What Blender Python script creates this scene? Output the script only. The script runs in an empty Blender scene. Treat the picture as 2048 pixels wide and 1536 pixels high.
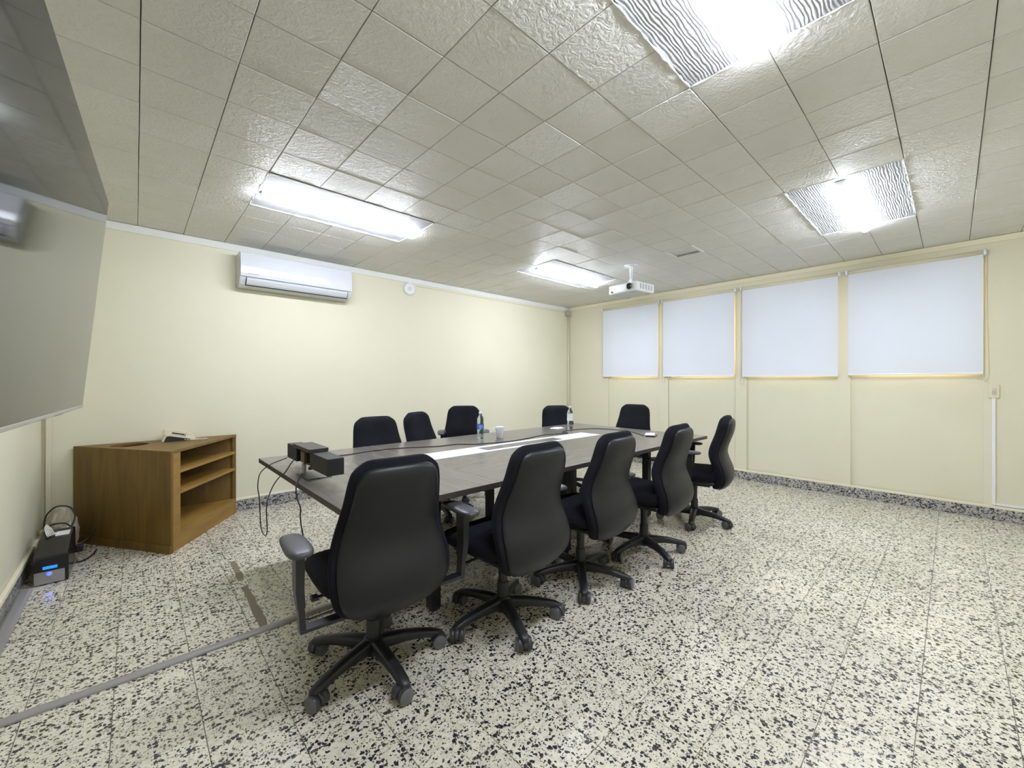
import bpy, bmesh, math, random
from mathutils import Vector, Matrix
from mathutils.geometry import tessellate_polygon

rnd = random.Random(7)
PI = math.pi
R = math.radians
scene = bpy.context.scene
C = bpy.context.collection

# ------------------------------------------------------------------ camera, sky, exposure
H = 2.601                      # ceiling height
XR, XL, YB, YF = 5.80, -0.53, 4.75, -1.02   # right, left, back, front walls
A = R(47.25)                   # heading of the lens, from +X towards +Y
cam_d = bpy.data.cameras.new('camera')
cam = bpy.data.objects.new('camera', cam_d)
C.objects.link(cam)
cam.location = (0, 0, 1.27)
cam.rotation_euler = (PI / 2, 0, A - PI / 2)
cam_d.sensor_width = 36.0
cam_d.lens = 814.5 / 2048 * 36.0
cam_d.shift_y = -5 / 2048
cam_d.clip_start = 0.02
scene.camera = cam

world = bpy.data.worlds.new('daylight')
scene.world = world
world.use_nodes = True
bg = world.node_tree.nodes['Background']
bg.inputs['Color'].default_value = (1.0, 0.74, 0.46, 1)
bg.inputs['Strength'].default_value = 3.2

vs = scene.view_settings
vs.view_transform = 'Standard'
vs.look = 'None'
vs.gamma = 1.0
vs.use_curve_mapping = False
vs.exposure = 1.93
scene.cycles.adaptive_threshold = 0.02
scene.cycles.max_bounces = 8
scene.cycles.diffuse_bounces = 5
scene.cycles.glossy_bounces = 4
scene.cycles.transmission_bounces = 6
scene.cycles.caustics_reflective = False
scene.cycles.caustics_refractive = False
LAMP = 40.0                    # strength of the four tubes

# ------------------------------------------------------------------ helpers
def lin(c):
    c = c / 255.0
    return c / 12.92 if c <= 0.04045 else ((c + 0.055) / 1.055) ** 2.4

def rgb(r, g, b):
    return (lin(r), lin(g), lin(b), 1)

def mat(name, col=(0.8, 0.8, 0.8, 1), rough=0.5, metal=0.0, spec=0.5, emis=None, estr=0.0, coat=0.0):
    m = bpy.data.materials.new(name)
    m.use_nodes = True
    p = m.node_tree.nodes['Principled BSDF']
    p.inputs['Base Color'].default_value = col
    p.inputs['Roughness'].default_value = rough
    p.inputs['Metallic'].default_value = metal
    p.inputs['Specular IOR Level'].default_value = spec
    p.inputs['Coat Weight'].default_value = coat
    if emis:
        p.inputs['Emission Color'].default_value = emis
        p.inputs['Emission Strength'].default_value = estr
    return m

class NT:
    def __init__(s, m):
        s.t = m.node_tree; s.p = s.t.nodes['Principled BSDF']
    def n(s, typ, **kw):
        nd = s.t.nodes.new(typ)
        for k, v in kw.items():
            if k in nd.inputs: nd.inputs[k].default_value = v
            else: setattr(nd, k, v)
        return nd
    def l(s, a, b): s.t.links.new(a, b)
    def math(s, op, a, b=None, clamp=False):
        nd = s.t.nodes.new('ShaderNodeMath'); nd.operation = op; nd.use_clamp = clamp
        for i, v in enumerate((a, b)):
            if v is None: continue
            if isinstance(v, (int, float)): nd.inputs[i].default_value = v
            else: s.l(v, nd.inputs[i])
        return nd.outputs[0]
    def ramp(s, fac, stops):
        nd = s.t.nodes.new('ShaderNodeValToRGB')
        e = nd.color_ramp.elements
        while len(e) < len(stops): e.new(0.5)
        for i, (pos, c) in enumerate(stops):
            e[i].position = pos; e[i].color = c
        s.l(fac, nd.inputs[0]); return nd.outputs[0]
    def mix(s, fac, a, b):
        nd = s.t.nodes.new('ShaderNodeMix'); nd.data_type = 'RGBA'
        for i, v in ((0, fac), (6, a), (7, b)):
            if isinstance(v, (int, float)): nd.inputs[i].default_value = v
            elif isinstance(v, tuple): nd.inputs[i].default_value = v
            else: s.l(v, nd.inputs[i])
        return nd.outputs[2]
    def bump(s, h, strength=0.3, dist=0.002):
        nd = s.t.nodes.new('ShaderNodeBump')
        if isinstance(strength, (int, float)): nd.inputs['Strength'].default_value = strength
        else: s.l(strength, nd.inputs['Strength'])
        nd.inputs['Distance'].default_value = dist
        s.l(h, nd.inputs['Height']); s.l(nd.outputs[0], s.p.inputs['Normal'])

class MB:
    """collects shapes into one bmesh, then links them as one object"""
    def __init__(s): s.bm = bmesh.new()
    def face(s, pts, idx=0):
        vs_ = [s.bm.verts.new(p) for p in pts]
        f = s.bm.faces.new(vs_); f.material_index = idx; return f
    def box(s, x0, x1, y0, y1, z0, z1, bev=0.0, seg=2, idx=0, M=None):
        t = bmesh.new()
        bmesh.ops.create_cube(t, size=1)
        for v in t.verts:
            v.co = Vector(((x0 + x1) / 2 + v.co.x * (x1 - x0), (y0 + y1) / 2 + v.co.y * (y1 - y0), (z0 + z1) / 2 + v.co.z * (z1 - z0)))
        if bev > 0:
            bmesh.ops.bevel(t, geom=t.edges[:], offset=bev, segments=seg, profile=0.5, affect='EDGES')
        s._merge(t, M, idx); return s
    def _merge(s, t, M=None, idx=0):
        mp = {}
        for v in t.verts: mp[v] = s.bm.verts.new(M @ v.co if M else v.co)
        for f in t.faces:
            try:
                g = s.bm.faces.new([mp[v] for v in f.verts]); g.material_index = idx; g.smooth = f.smooth
            except ValueError: pass
        t.free()
    def prism(s, poly, z0, z1, axis='z', bev=0.0, idx=0, M=None):
        """poly in the plane across the axis; x: (y,z), y: (x,z), z: (x,y)"""
        def P(a, b, c):
            return Vector((c, a, b)) if axis == 'x' else (Vector((a, c, b)) if axis == 'y' else Vector((a, b, c)))
        t = bmesh.new()
        lo = [t.verts.new(P(a, b, z0)) for a, b in poly]
        hi = [t.verts.new(P(a, b, z1)) for a, b in poly]
        t.faces.new(lo); t.faces.new(hi)
        n = len(poly)
        for i in range(n): t.faces.new((lo[i], lo[(i + 1) % n], hi[(i + 1) % n], hi[i]))
        bmesh.ops.recalc_face_normals(t, faces=t.faces[:])
        if bev > 0: bmesh.ops.bevel(t, geom=t.edges[:], offset=bev, segments=2, profile=0.5, affect='EDGES')
        s._merge(t, M, idx); return s
    def lathe(s, prof, n=24, M=None, idx=0, smooth=True, cap=True):
        t = bmesh.new(); rings = []
        for r, z in prof:
            rings.append([t.verts.new((r * math.cos(2 * PI * i / n), r * math.sin(2 * PI * i / n), z)) for i in range(n)])
        for a, b in zip(rings[:-1], rings[1:]):
            for i in range(n):
                f = t.faces.new((a[i], a[(i + 1) % n], b[(i + 1) % n], b[i])); f.smooth = smooth
        if cap:
            t.faces.new(rings[0][::-1]); t.faces.new(rings[-1])
        bmesh.ops.recalc_face_normals(t, faces=t.faces[:])
        s._merge(t, M, idx); return s
    def sweep(s, pts, rad, n=8, smooth_path=4, idx=0):
        P = [Vector(p) for p in pts]
        if smooth_path > 1 and len(P) > 2:
            Q = []
            for i in range(len(P) - 1):
                p0, p1, p2, p3 = P[max(i - 1, 0)], P[i], P[i + 1], P[min(i + 2, len(P) - 1)]
                for k in range(smooth_path):
                    u = k / smooth_path
                    Q.append(0.5 * ((2 * p1) + (p2 - p0) * u + (2 * p0 - 5 * p1 + 4 * p2 - p3) * u * u + (3 * p1 - p0 - 3 * p2 + p3) * u ** 3))
            Q.append(P[-1]); P = Q
        rings = []; up = Vector((0, 0, 1))
        T0 = (P[1] - P[0]).normalized()
        nrm = T0.orthogonal().normalized()
        for i, p in enumerate(P):
            T = (P[min(i + 1, len(P) - 1)] - P[max(i - 1, 0)]).normalized()
            nrm = (nrm - T * nrm.dot(T)).normalized(); bn = T.cross(nrm)
            rr = rad[min(i, len(rad) - 1)] if isinstance(rad, (list, tuple)) else rad
            rings.append([s.bm.verts.new(p + rr * (math.cos(2 * PI * k / n) * nrm + math.sin(2 * PI * k / n) * bn)) for k in range(n)])
        for a, b in zip(rings[:-1], rings[1:]):
            for k in range(n):
                f = s.bm.faces.new((a[k], a[(k + 1) % n], b[(k + 1) % n], b[k])); f.smooth = True; f.material_index = idx
        for ring, rev in ((rings[0], True), (rings[-1], False)):
            f = s.bm.faces.new(ring[::-1] if rev else ring); f.material_index = idx
        return s
    def loft(s, secs, closed=True, smooth=True, idx=0, cap=True):
        rings = [[s.bm.verts.new(p) for p in sec] for sec in secs]
        n = len(rings[0])
        for a, b in zip(rings[:-1], rings[1:]):
            for k in range(n if closed else n - 1):
                f = s.bm.faces.new((a[k], a[(k + 1) % n], b[(k + 1) % n], b[k])); f.smooth = smooth; f.material_index = idx
        if cap:
            f = s.bm.faces.new(rings[0][::-1]); f.material_index = idx
            f = s.bm.faces.new(rings[-1]); f.material_index = idx
        return s
    def mesh(s, name, smooth=None):
        bmesh.ops.recalc_face_normals(s.bm, faces=s.bm.faces[:])
        me = bpy.data.meshes.new(name); s.bm.to_mesh(me); s.bm.free()
        if smooth is not None:
            for p in me.polygons: p.use_smooth = smooth
        return me
    def build(s, name, m, parent=None, smooth=None, loc=None):
        me = s.mesh(name, smooth)
        for x in (m if isinstance(m, (list, tuple)) else [m]): me.materials.append(x)
        return link(name, me, parent, loc)

def link(name, me, parent=None, loc=None, rot=None):
    o = bpy.data.objects.new(name, me); C.objects.link(o)
    if parent: o.parent = parent
    if loc is not None: o.location = loc
    if rot is not None: o.rotation_euler = rot
    return o

def empty(name, loc=(0, 0, 0), rz=0.0):
    o = bpy.data.objects.new(name, None); C.objects.link(o)
    o.location = loc; o.rotation_euler = (0, 0, rz); o.empty_display_size = 0.1
    return o

def tag(o, label, cat, group=None):
    o['label'] = label; o['category'] = cat
    if group: o['group'] = group
    return o

def struct(o):
    o['kind'] = 'structure'; return o

def smooth_by_angle(me, deg=40):
    for p in me.polygons: p.use_smooth = True
    try: me.set_sharp_from_angle(angle=R(deg))
    except Exception: pass

def text_mesh(txt, size):
    cu = bpy.data.curves.new('lettering', 'FONT'); cu.body = txt; cu.size = size
    cu.align_x = 'CENTER'; cu.align_y = 'CENTER'
    o = bpy.data.objects.new('lettering', cu); C.objects.link(o)
    dg = bpy.context.evaluated_depsgraph_get()
    me = bpy.data.meshes.new_from_object(o.evaluated_get(dg))
    bpy.data.objects.remove(o); bpy.data.curves.remove(cu)
    return me

# ------------------------------------------------------------------ materials
def wall_paint(name, col, col2):
    m = mat(name, col, 0.55, spec=0.3); t = NT(m)
    co = t.n('ShaderNodeTexCoord')
    n1 = t.n('ShaderNodeTexNoise', Scale=1.6, Detail=4.0); t.l(co.outputs['Object'], n1.inputs['Vector'])
    t.l(t.ramp(n1.outputs['Fac'], [(0.35, col), (0.7, col2)]), t.p.inputs['Base Color'])
    n2 = t.n('ShaderNodeTexNoise', Scale=90.0, Detail=3.0); t.l(co.outputs['Object'], n2.inputs['Vector'])
    t.bump(n2.outputs['Fac'], 0.12, 0.001)
    return m
M_wall = wall_paint('cream_wall_paint', (0.71, 0.685, 0.535, 1), (0.69, 0.665, 0.515, 1))
M_sill = wall_paint('cream_trim_paint', (0.80, 0.76, 0.58, 1), (0.77, 0.73, 0.55, 1))
M_crown = wall_paint('white_trim_paint', (0.78, 0.79, 0.77, 1), (0.72, 0.73, 0.70, 1))

def ceil_mat():
    m = mat('embossed_ceiling_tile', (0.62, 0.60, 0.53, 1), 0.5, spec=0.35); t = NT(m)
    co = t.n('ShaderNodeTexCoord'); oi = t.n('ShaderNodeObjectInfo')
    off = t.n('ShaderNodeVectorMath', operation='SCALE'); t.l(oi.outputs['Location'], off.inputs[0]); off.inputs['Scale'].default_value = 3.7
    add = t.n('ShaderNodeVectorMath', operation='ADD'); t.l(co.outputs['Object'], add.inputs[0]); t.l(off.outputs[0], add.inputs[1])
    n1 = t.n('ShaderNodeTexNoise', Scale=26.0, Detail=3.0, Roughness=0.55, Distortion=1.4); t.l(add.outputs[0], n1.inputs['Vector'])
    n2 = t.n('ShaderNodeTexNoise', Scale=4.0, Detail=2.0); t.l(add.outputs[0], n2.inputs['Vector'])
    n3 = t.n('ShaderNodeTexNoise', Scale=70.0, Detail=3.0, Distortion=0.6); t.l(add.outputs[0], n3.inputs['Vector'])
    base = t.ramp(n2.outputs['Fac'], [(0.3, (0.76, 0.75, 0.71, 1)), (0.75, (0.71, 0.70, 0.655, 1))])
    dk = t.ramp(oi.outputs['Random'], [(0.0, (0.93, 0.93, 0.93, 1)), (1.0, (1, 1, 1, 1))])
    mul = t.t.nodes.new('ShaderNodeMix'); mul.data_type = 'RGBA'; mul.blend_type = 'MULTIPLY'; mul.inputs[0].default_value = 1
    t.l(base, mul.inputs[6]); t.l(dk, mul.inputs[7]); t.l(mul.outputs[2], t.p.inputs['Base Color'])
    h = t.math('ADD', n1.outputs['Fac'], t.math('MULTIPLY', n3.outputs['Fac'], 0.35))
    st = t.math('MULTIPLY_ADD', t.math('POWER', oi.outputs['Random'], 1.6), 0.8); st.node.inputs[2].default_value = 0.30
    t.bump(h, st, 0.012)
    return m
M_tile = ceil_mat()
M_joint = mat('dark_joint', (0.10, 0.085, 0.07, 1), 0.9)

def panel_mat():
    m = mat('white_grained_panel', (0.44, 0.45, 0.47, 1), 0.65, spec=0.25); t = NT(m)
    co = t.n('ShaderNodeTexCoord')
    mp = t.n('ShaderNodeMapping'); mp.inputs['Scale'].default_value = (0.35, 1.0, 1.0); t.l(co.outputs['Object'], mp.inputs['Vector'])
    w = t.n('ShaderNodeTexWave', bands_direction='Y', Scale=24.0, Distortion=6.5, Detail=2.0); w.inputs['Detail Scale'].default_value = 1.2
    t.l(mp.outputs[0], w.inputs['Vector'])
    t.bump(w.outputs['Fac'], 0.35, 0.004)
    return m
M_panel = panel_mat()
M_caulk = mat('white_plaster_bead', (0.86, 0.86, 0.84, 1), 0.6)

def terrazzo(name, base, base2, dark_bias=0.0, gloss=0.19):
    m = mat(name, base, gloss, spec=0.5); t = NT(m)
    co = t.n('ShaderNodeTexCoord'); oi = t.n('ShaderNodeObjectInfo')
    off = t.n('ShaderNodeVectorMath', operation='SCALE'); t.l(oi.outputs['Location'], off.inputs[0]); off.inputs['Scale'].default_value = 2.3
    add = t.n('ShaderNodeVectorMath', operation='ADD'); t.l(co.outputs['Object'], add.inputs[0]); t.l(off.outputs[0], add.inputs[1])
    nz = t.n('ShaderNodeTexNoise', Scale=95.0, Detail=2.0); t.l(add.outputs[0], nz.inputs['Vector'])
    ds = t.n('ShaderNodeVectorMath', operation='MULTIPLY_ADD'); t.l(nz.outputs['Color'], ds.inputs[0])
    ds.inputs[1].default_value = (0.016, 0.016, 0.016); t.l(add.outputs[0], ds.inputs[2])
    def chips(scale, lo, hi):
        v = t.n('ShaderNodeTexVoronoi', Scale=scale, feature='F1'); t.l(ds.outputs[0], v.inputs['Vector'])
        sep = t.n('ShaderNodeSeparateColor'); t.l(v.outputs['Color'], sep.inputs[0])
        thr = t.n('ShaderNodeMapRange'); thr.inputs['From Min'].default_value = 0.35; thr.inputs['From Max'].default_value = 1.0
        thr.inputs['To Min'].default_value = lo + dark_bias; thr.inputs['To Max'].default_value = hi + dark_bias
        t.l(sep.outputs[0], thr.inputs['Value'])
        d = t.math('SUBTRACT', thr.outputs[0], v.outputs['Distance'])
        return t.math('MULTIPLY', d, 14.0, clamp=True), sep.outputs[1]
    a, ca = chips(72.0, -0.02, 0.74)
    b, cb = chips(150.0, 0.0, 0.64)
    dens = t.n('ShaderNodeTexNoise', Scale=9.0, Detail=1.0); t.l(add.outputs[0], dens.inputs['Vector'])
    b2 = t.math('MULTIPLY', b, t.math('MULTIPLY', t.math('SUBTRACT', dens.outputs['Fac'], 0.24), 5.0, clamp=True), clamp=True)
    both = t.math('MAXIMUM', a, b2)
    n2 = t.n('ShaderNodeTexVoronoi', Scale=75.0); t.l(add.outputs[0], n2.inputs['Vector'])
    s2 = t.n('ShaderNodeSeparateColor'); t.l(n2.outputs['Color'], s2.inputs[0])
    cream = t.ramp(s2.outputs[0], [(0.2, base), (0.9, base2)])
    tone = t.ramp(oi.outputs['Random'], [(0.0, (0.90, 0.90, 0.88, 1)), (1.0, (1, 1, 1, 1))])
    mul = t.t.nodes.new('ShaderNodeMix'); mul.data_type = 'RGBA'; mul.blend_type = 'MULTIPLY'; mul.inputs[0].default_value = 1
    t.l(cream, mul.inputs[6]); t.l(tone, mul.inputs[7])
    dark = t.ramp(ca, [(0.0, (0.022, 0.022, 0.034, 1)), (0.6, (0.030, 0.028, 0.040, 1)), (1.0, (0.085, 0.065, 0.05, 1))])
    t.l(t.mix(both, mul.outputs[2], dark), t.p.inputs['Base Color'])
    wn = t.n('ShaderNodeTexNoise', Scale=3.0, Detail=3.0); t.l(add.outputs[0], wn.inputs['Vector'])
    rr = t.n('ShaderNodeMapRange'); rr.inputs['To Min'].default_value = gloss - 0.06; rr.inputs['To Max'].default_value = gloss + 0.12
    t.l(wn.outputs['Fac'], rr.inputs['Value']); t.l(rr.outputs[0], t.p.inputs['Roughness'])
    return m
M_terr = terrazzo('terrazzo_floor_tile', (0.745, 0.71, 0.595, 1), (0.63, 0.60, 0.50, 1))
M_terrb = terrazzo('terrazzo_skirting', (0.52, 0.51, 0.47, 1), (0.36, 0.36, 0.35, 1), 0.12, 0.35)
M_grout = mat('grey_grout', (0.33, 0.29, 0.25, 1), 0.85)

def wood(name, c1, c2, c3, scale=(1, 1, 1), rough=0.4, noise=6.0):
    m = mat(name, c1, rough); t = NT(m)
    co = t.n('ShaderNodeTexCoord'); mp = t.n('ShaderNodeMapping'); mp.inputs['Scale'].default_value = scale
    t.l(co.outputs['Object'], mp.inputs['Vector'])
    n1 = t.n('ShaderNodeTexNoise', Scale=noise, Detail=6.0, Distortion=0.6); t.l(mp.outputs[0], n1.inputs['Vector'])
    t.l(t.ramp(n1.outputs['Fac'], [(0.28, c1), (0.5, c2), (0.75, c3)]), t.p.inputs['Base Color'])
    return m
M_cab = wood('brown_veneer', (0.125, 0.070, 0.010, 1), (0.160, 0.092, 0.014, 1), (0.20, 0.118, 0.020, 1), (5, 5, 0.55), 0.5, 4.0)
M_cabin = wood('brown_veneer_edge', (0.235, 0.132, 0.024, 1), (0.28, 0.162, 0.033, 1), (0.33, 0.195, 0.044, 1), (1, 1, 6), 0.5, 4.0)
M_top = wood('taupe_laminate', (0.118, 0.107, 0.094, 1), (0.146, 0.133, 0.118, 1), (0.178, 0.163, 0.144, 1), (0.7, 9, 9), 0.27, 4.0)
M_topb = wood('taupe_laminate_cross', (0.122, 0.111, 0.098, 1), (0.150, 0.138, 0.122, 1), (0.182, 0.167, 0.148, 1), (9, 0.7, 9), 0.27, 4.0)
M_edge = mat('dark_edge_band', (0.045, 0.038, 0.033, 1), 0.45)
M_white = mat('white_laminate', (0.80, 0.82, 0.86, 1), 0.28)
M_metal_blk = mat('black_powder_coat', (0.012, 0.012, 0.013, 1), 0.5)
M_grey_metal = mat('brushed_grey_metal', (0.42, 0.42, 0.43, 1), 0.35, metal=0.8)

def fabric(name, col, col2):
    m = mat(name, col, 0.95, spec=0.15); t = NT(m)
    t.p.inputs['Sheen Weight'].default_value = 0.0
    t.p.inputs['Sheen Roughness'].default_value = 0.5
    co = t.n('ShaderNodeTexCoord')
    n = t.n('ShaderNodeTexNoise', Scale=9.0, Detail=3.0); t.l(co.outputs['Object'], n.inputs['Vector'])
    t.l(t.ramp(n.outputs['Fac'], [(0.3, col), (0.75, col2)]), t.p.inputs['Base Color'])
    n2 = t.n('ShaderNodeTexNoise', Scale=420.0, Detail=1.0); t.l(co.outputs['Object'], n2.inputs['Vector'])
    t.bump(n2.outputs['Fac'], 0.3, 0.001)
    return m
M_fab = fabric('black_upholstery', (0.0085, 0.0085, 0.0115, 1), (0.013, 0.013, 0.018, 1))
def plast(name, col, rough, sc=300.0):
    m = mat(name, col, rough, spec=0.5); t = NT(m)
    co = t.n('ShaderNodeTexCoord'); n = t.n('ShaderNodeTexNoise', Scale=sc, Detail=1.0); t.l(co.outputs['Object'], n.inputs['Vector'])
    t.bump(n.outputs['Fac'], 0.15, 0.0006)
    return m
M_shell = plast('charcoal_shell_plastic', (0.0095, 0.0097, 0.0125, 1), 0.42)
M_shell.node_tree.nodes['Principled BSDF'].inputs['Specular IOR Level'].default_value = 0.36
M_base = plast('black_base_plastic', (0.013, 0.0135, 0.0155, 1), 0.42)
M_pad = plast('grey_arm_plastic', (0.050, 0.052, 0.060, 1), 0.42)
M_wheel = plast('caster_plastic', (0.034, 0.035, 0.040, 1), 0.4)
M_rim = mat('caster_rim', (0.12, 0.12, 0.125, 1), 0.4)
M_wplast = mat('white_plastic', (0.80, 0.82, 0.85, 1), 0.22)
M_wplast2 = mat('pale_plastic', (0.62, 0.64, 0.64, 1), 0.4)
M_ac = mat('glossy_appliance_white', (0.60, 0.62, 0.66, 1), 0.14)
M_gap = mat('dark_slot', (0.02, 0.02, 0.025, 1), 0.6)
M_cream = mat('cream_plastic', (0.70, 0.66, 0.50, 1), 0.4)
M_beige = mat('beige_plastic', (0.66, 0.62, 0.47, 1), 0.35)
M_blackg = mat('black_gloss', (0.008, 0.008, 0.010, 1), 0.2)
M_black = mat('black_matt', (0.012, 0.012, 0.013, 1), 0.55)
M_cable = mat('black_cable', (0.012, 0.012, 0.020, 1), 0.45)
M_wcable = mat('white_cable', (0.75, 0.76, 0.74, 1), 0.4)
M_cover = mat('grey_cable_cover', (0.30, 0.29, 0.28, 1), 0.38)
M_tape = mat('brown_tape', (0.20, 0.165, 0.115, 1), 0.6)
M_paper = mat('white_paper', (0.86, 0.87, 0.87, 1), 0.8)
M_logo_g = mat('grey_print', (0.12, 0.12, 0.16, 1), 0.5)
M_logo_b = mat('blue_print', (0.08, 0.18, 0.60, 1), 0.5)
M_navy = mat('navy_print', (0.012, 0.012, 0.03, 1), 0.5)

# ------------------------------------------------------------------ room shell
b = MB(); b.box(XL - 0.15, XR + 0.18, YF - 0.15, YB + 0.15, -0.12, -0.004)
floor = struct(b.build('floor', M_grout))
FT, FX0, FY0 = 0.25, -0.065, 0.09
def cham(w, h, t, c, up=True):
    """a chamfered slab around the origin, its seen face at z=0"""
    s = 1 if up else -1
    m = MB()
    def ring(k, z): return [m.bm.verts.new((sx * (w / 2 - k), sy * (h / 2 - k), z)) for sx, sy in ((-1, -1), (1, -1), (1, 1), (-1, 1))]
    r0, r1, r2 = ring(c, 0), ring(0, -c * s), ring(0, -t * s)
    m.bm.faces.new(r0)
    for a, q in ((r0, r1), (r1, r2)):
        for i in range(4): m.bm.faces.new((a[i], a[(i + 1) % 4], q[(i + 1) % 4], q[i]))
    return m
def camdist(x, y, z):
    fw = x * math.cos(A) + y * math.sin(A); rt = x * math.sin(A) - y * math.cos(A)
    if fw < 0.15: return None
    u, v = 1024 + 814.5 * rt / fw, 763 + 814.5 * (1.27 - z) / fw
    seen = -140 < u < 2190 and -140 < v < 1680
    size = abs(z - 1.27) / fw ** 3
    return size if seen else size * 1e-4
def cells(x0, y0, step, xa, xb, ya, yb):
    out = []
    i0, i1 = math.floor((xa - x0) / step), math.ceil((xb - x0) / step)
    j0, j1 = math.floor((ya - y0) / step), math.ceil((yb - y0) / step)
    for i in range(i0, i1):
        for j in range(j0, j1):
            a0, a1 = max(xa, x0 + i * step), min(xb, x0 + (i + 1) * step)
            b0, b1 = max(ya, y0 + j * step), min(yb, y0 + (j + 1) * step)
            if a1 - a0 > 0.03 and b1 - b0 > 0.03: out.append((a0, a1, b0, b1))
    return out
fc = cells(FX0, FY0, FT, XL, XR, YF, YB)
fc.sort(key=lambda q: -(camdist((q[0] + q[1]) / 2, (q[2] + q[3]) / 2, 0) or 0))
me_ft = cham(FT - 0.0022, FT - 0.0022, 0.0035, 0.0007).mesh('floor_tile'); me_ft.materials.append(M_terr)
rest = MB()
for k, (a0, a1, b0, b1) in enumerate(fc):
    cx, cy = (a0 + a1) / 2, (b0 + b1) / 2
    sx, sy = (a1 - a0 - 0.0022) / (FT - 0.0022), (b1 - b0 - 0.0022) / (FT - 0.0022)
    if k < 300:
        o = link('floor_tile', me_ft, floor, (cx, cy, 0)); o.scale = (sx, sy, 1)
    else:
        rest.box(a0 + 0.0011, a1 - 0.0011, b0 + 0.0011, b1 - 0.0011, -0.0035, 0)
o = rest.build('floor_tiles', M_terr, floor); o['kind'] = 'stuff'

b = MB(); b.box(XL - 0.15, XR + 0.18, YF - 0.15, YB + 0.15, H + 0.016, H + 0.12)
ceiling = struct(b.build('ceiling', M_joint))
CT, CX0, CY0 = 0.305, 0.014, 0.197
PANELS = [(0.624, 1.844, 2.942 + 0.02, 3.572 + 0.005), (3.369, 4.589, 2.962, 3.577), (0.624, 1.844, 0.197, 0.807), (3.369, 4.589, 0.197, 0.807)]
HATCH = (3.979, 1.722)
cc = []
for q in cells(CX0, CY0, CT, XL, XR, YF, YB):
    cx, cy = (q[0] + q[1]) / 2, (q[2] + q[3]) / 2
    if any(p[0] < cx < p[1] and p[2] < cy < p[3] for p in PANELS): continue
    if abs(cx - HATCH[0] - CT / 2) < 0.1 and abs(cy - HATCH[1] - CT / 2) < 0.1: continue
    cc.append(q)
cc.sort(key=lambda q: -(camdist((q[0] + q[1]) / 2, (q[2] + q[3]) / 2, H) or 0))
g = 0.0032
me_ct = cham(CT - g, CT - g, 0.016, 0.0022, up=False).mesh('ceiling_tile'); me_ct.materials.append(M_tile)
rest = MB()
for k, (a0, a1, b0, b1) in enumerate(cc):
    cx, cy = (a0 + a1) / 2, (b0 + b1) / 2
    sx, sy = (a1 - a0 - g) / (CT - g), (b1 - b0 - g) / (CT - g)
    if k < 300:
        o = link('ceiling_tile', me_ct, ceiling, (cx, cy, H + rnd.uniform(-0.0012, 0.0012)), (rnd.gauss(0, 0.0026), rnd.gauss(0, 0.0026), rnd.gauss(0, 0.0012)))
        o.scale = (sx, sy, 1)
    else:
        rest.box(a0 + g / 2, a1 - g / 2, b0 + g / 2, b1 - g / 2, H, H + 0.016)
o = rest.build('ceiling_tiles', M_tile, ceiling); o['kind'] = 'stuff'

b = MB(); b.box(XL - 0.15, XR + 0.18, YB, YB + 0.15, -0.1, H + 0.03); wall_back = struct(b.build('wall_back', M_wall))
b = MB(); b.box(XL - 0.15, XL, YF, YB, -0.1, H + 0.03); wall_left = struct(b.build('wall_left', M_wall))
b = MB(); b.box(XL - 0.15, XR + 0.18, YF - 0.15, YF, -0.1, H + 0.03); wall_front = struct(b.build('wall_front', M_wall))
WIN = [(3.014, 3.900), (1.940, 2.865), (0.878, 1.808), (-0.196, 0.765)]
ZS, ZH = 1.322, 2.43
b = MB()
edges = [YF, -0.196, 0.765, 0.878, 1.808, 1.940, 2.865, 3.014, 3.900, YB]
for k in range(0, len(edges), 2):
    b.box(XR, XR + 0.18, edges[k], edges[k + 1], -0.1, H + 0.03)
for y0, y1 in WIN:
    b.box(XR + 0.022, XR + 0.18, y0, y1, -0.1, ZS)
    b.box(XR, XR + 0.18, y0, y1, ZH, H + 0.03)
wall_right = struct(b.build('wall_right', M_wall))
M_glass = bpy.data.materials.new('window_glass'); M_glass.use_nodes = True
t = M_glass.node_tree; t.nodes.clear()
o_ = t.nodes.new('ShaderNodeOutputMaterial'); tr = t.nodes.new('ShaderNodeBsdfTransparent'); gl = t.nodes.new('ShaderNodeBsdfGlossy')
gl.inputs['Roughness'].default_value = 0.02; fr = t.nodes.new('ShaderNodeFresnel'); mx = t.nodes.new('ShaderNodeMixShader')
tr.inputs['Color'].default_value = (0.93, 0.95, 0.93, 1)
t.links.new(fr.outputs[0], mx.inputs[0]); t.links.new(tr.outputs[0], mx.inputs[1]); t.links.new(gl.outputs[0], mx.inputs[2]); t.links.new(mx.outputs[0], o_.inputs[0])
for i, (y0, y1) in enumerate(WIN):
    b = MB(); w = 0.035; ws = 0.09; X0, X1 = XR + 0.10, XR + 0.14; ym = (y0 + y1) / 2
    b.box(X0, X1, y0, y0 + ws, ZS, ZH); b.box(X0, X1, y1 - ws, y1, ZS, ZH)
    b.box(X0, X1, y0 + ws, y1 - ws, ZS, ZS + w); b.box(X0, X1, y0 + ws, y1 - ws, ZH - w, ZH); b.box(X0, X1, ym - w / 2, ym + w / 2, ZS + w, ZH - w)
    wn = struct(b.build('window_%d' % (i + 1), M_sill))
    for a0, a1 in ((y0 + ws, ym - w / 2), (ym + w / 2, y1 - ws)):
        MB().box(X0 + 0.016, X0 + 0.021, a0, a1, ZS + w, ZH - w).build('pane', M_glass, wn)

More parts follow.
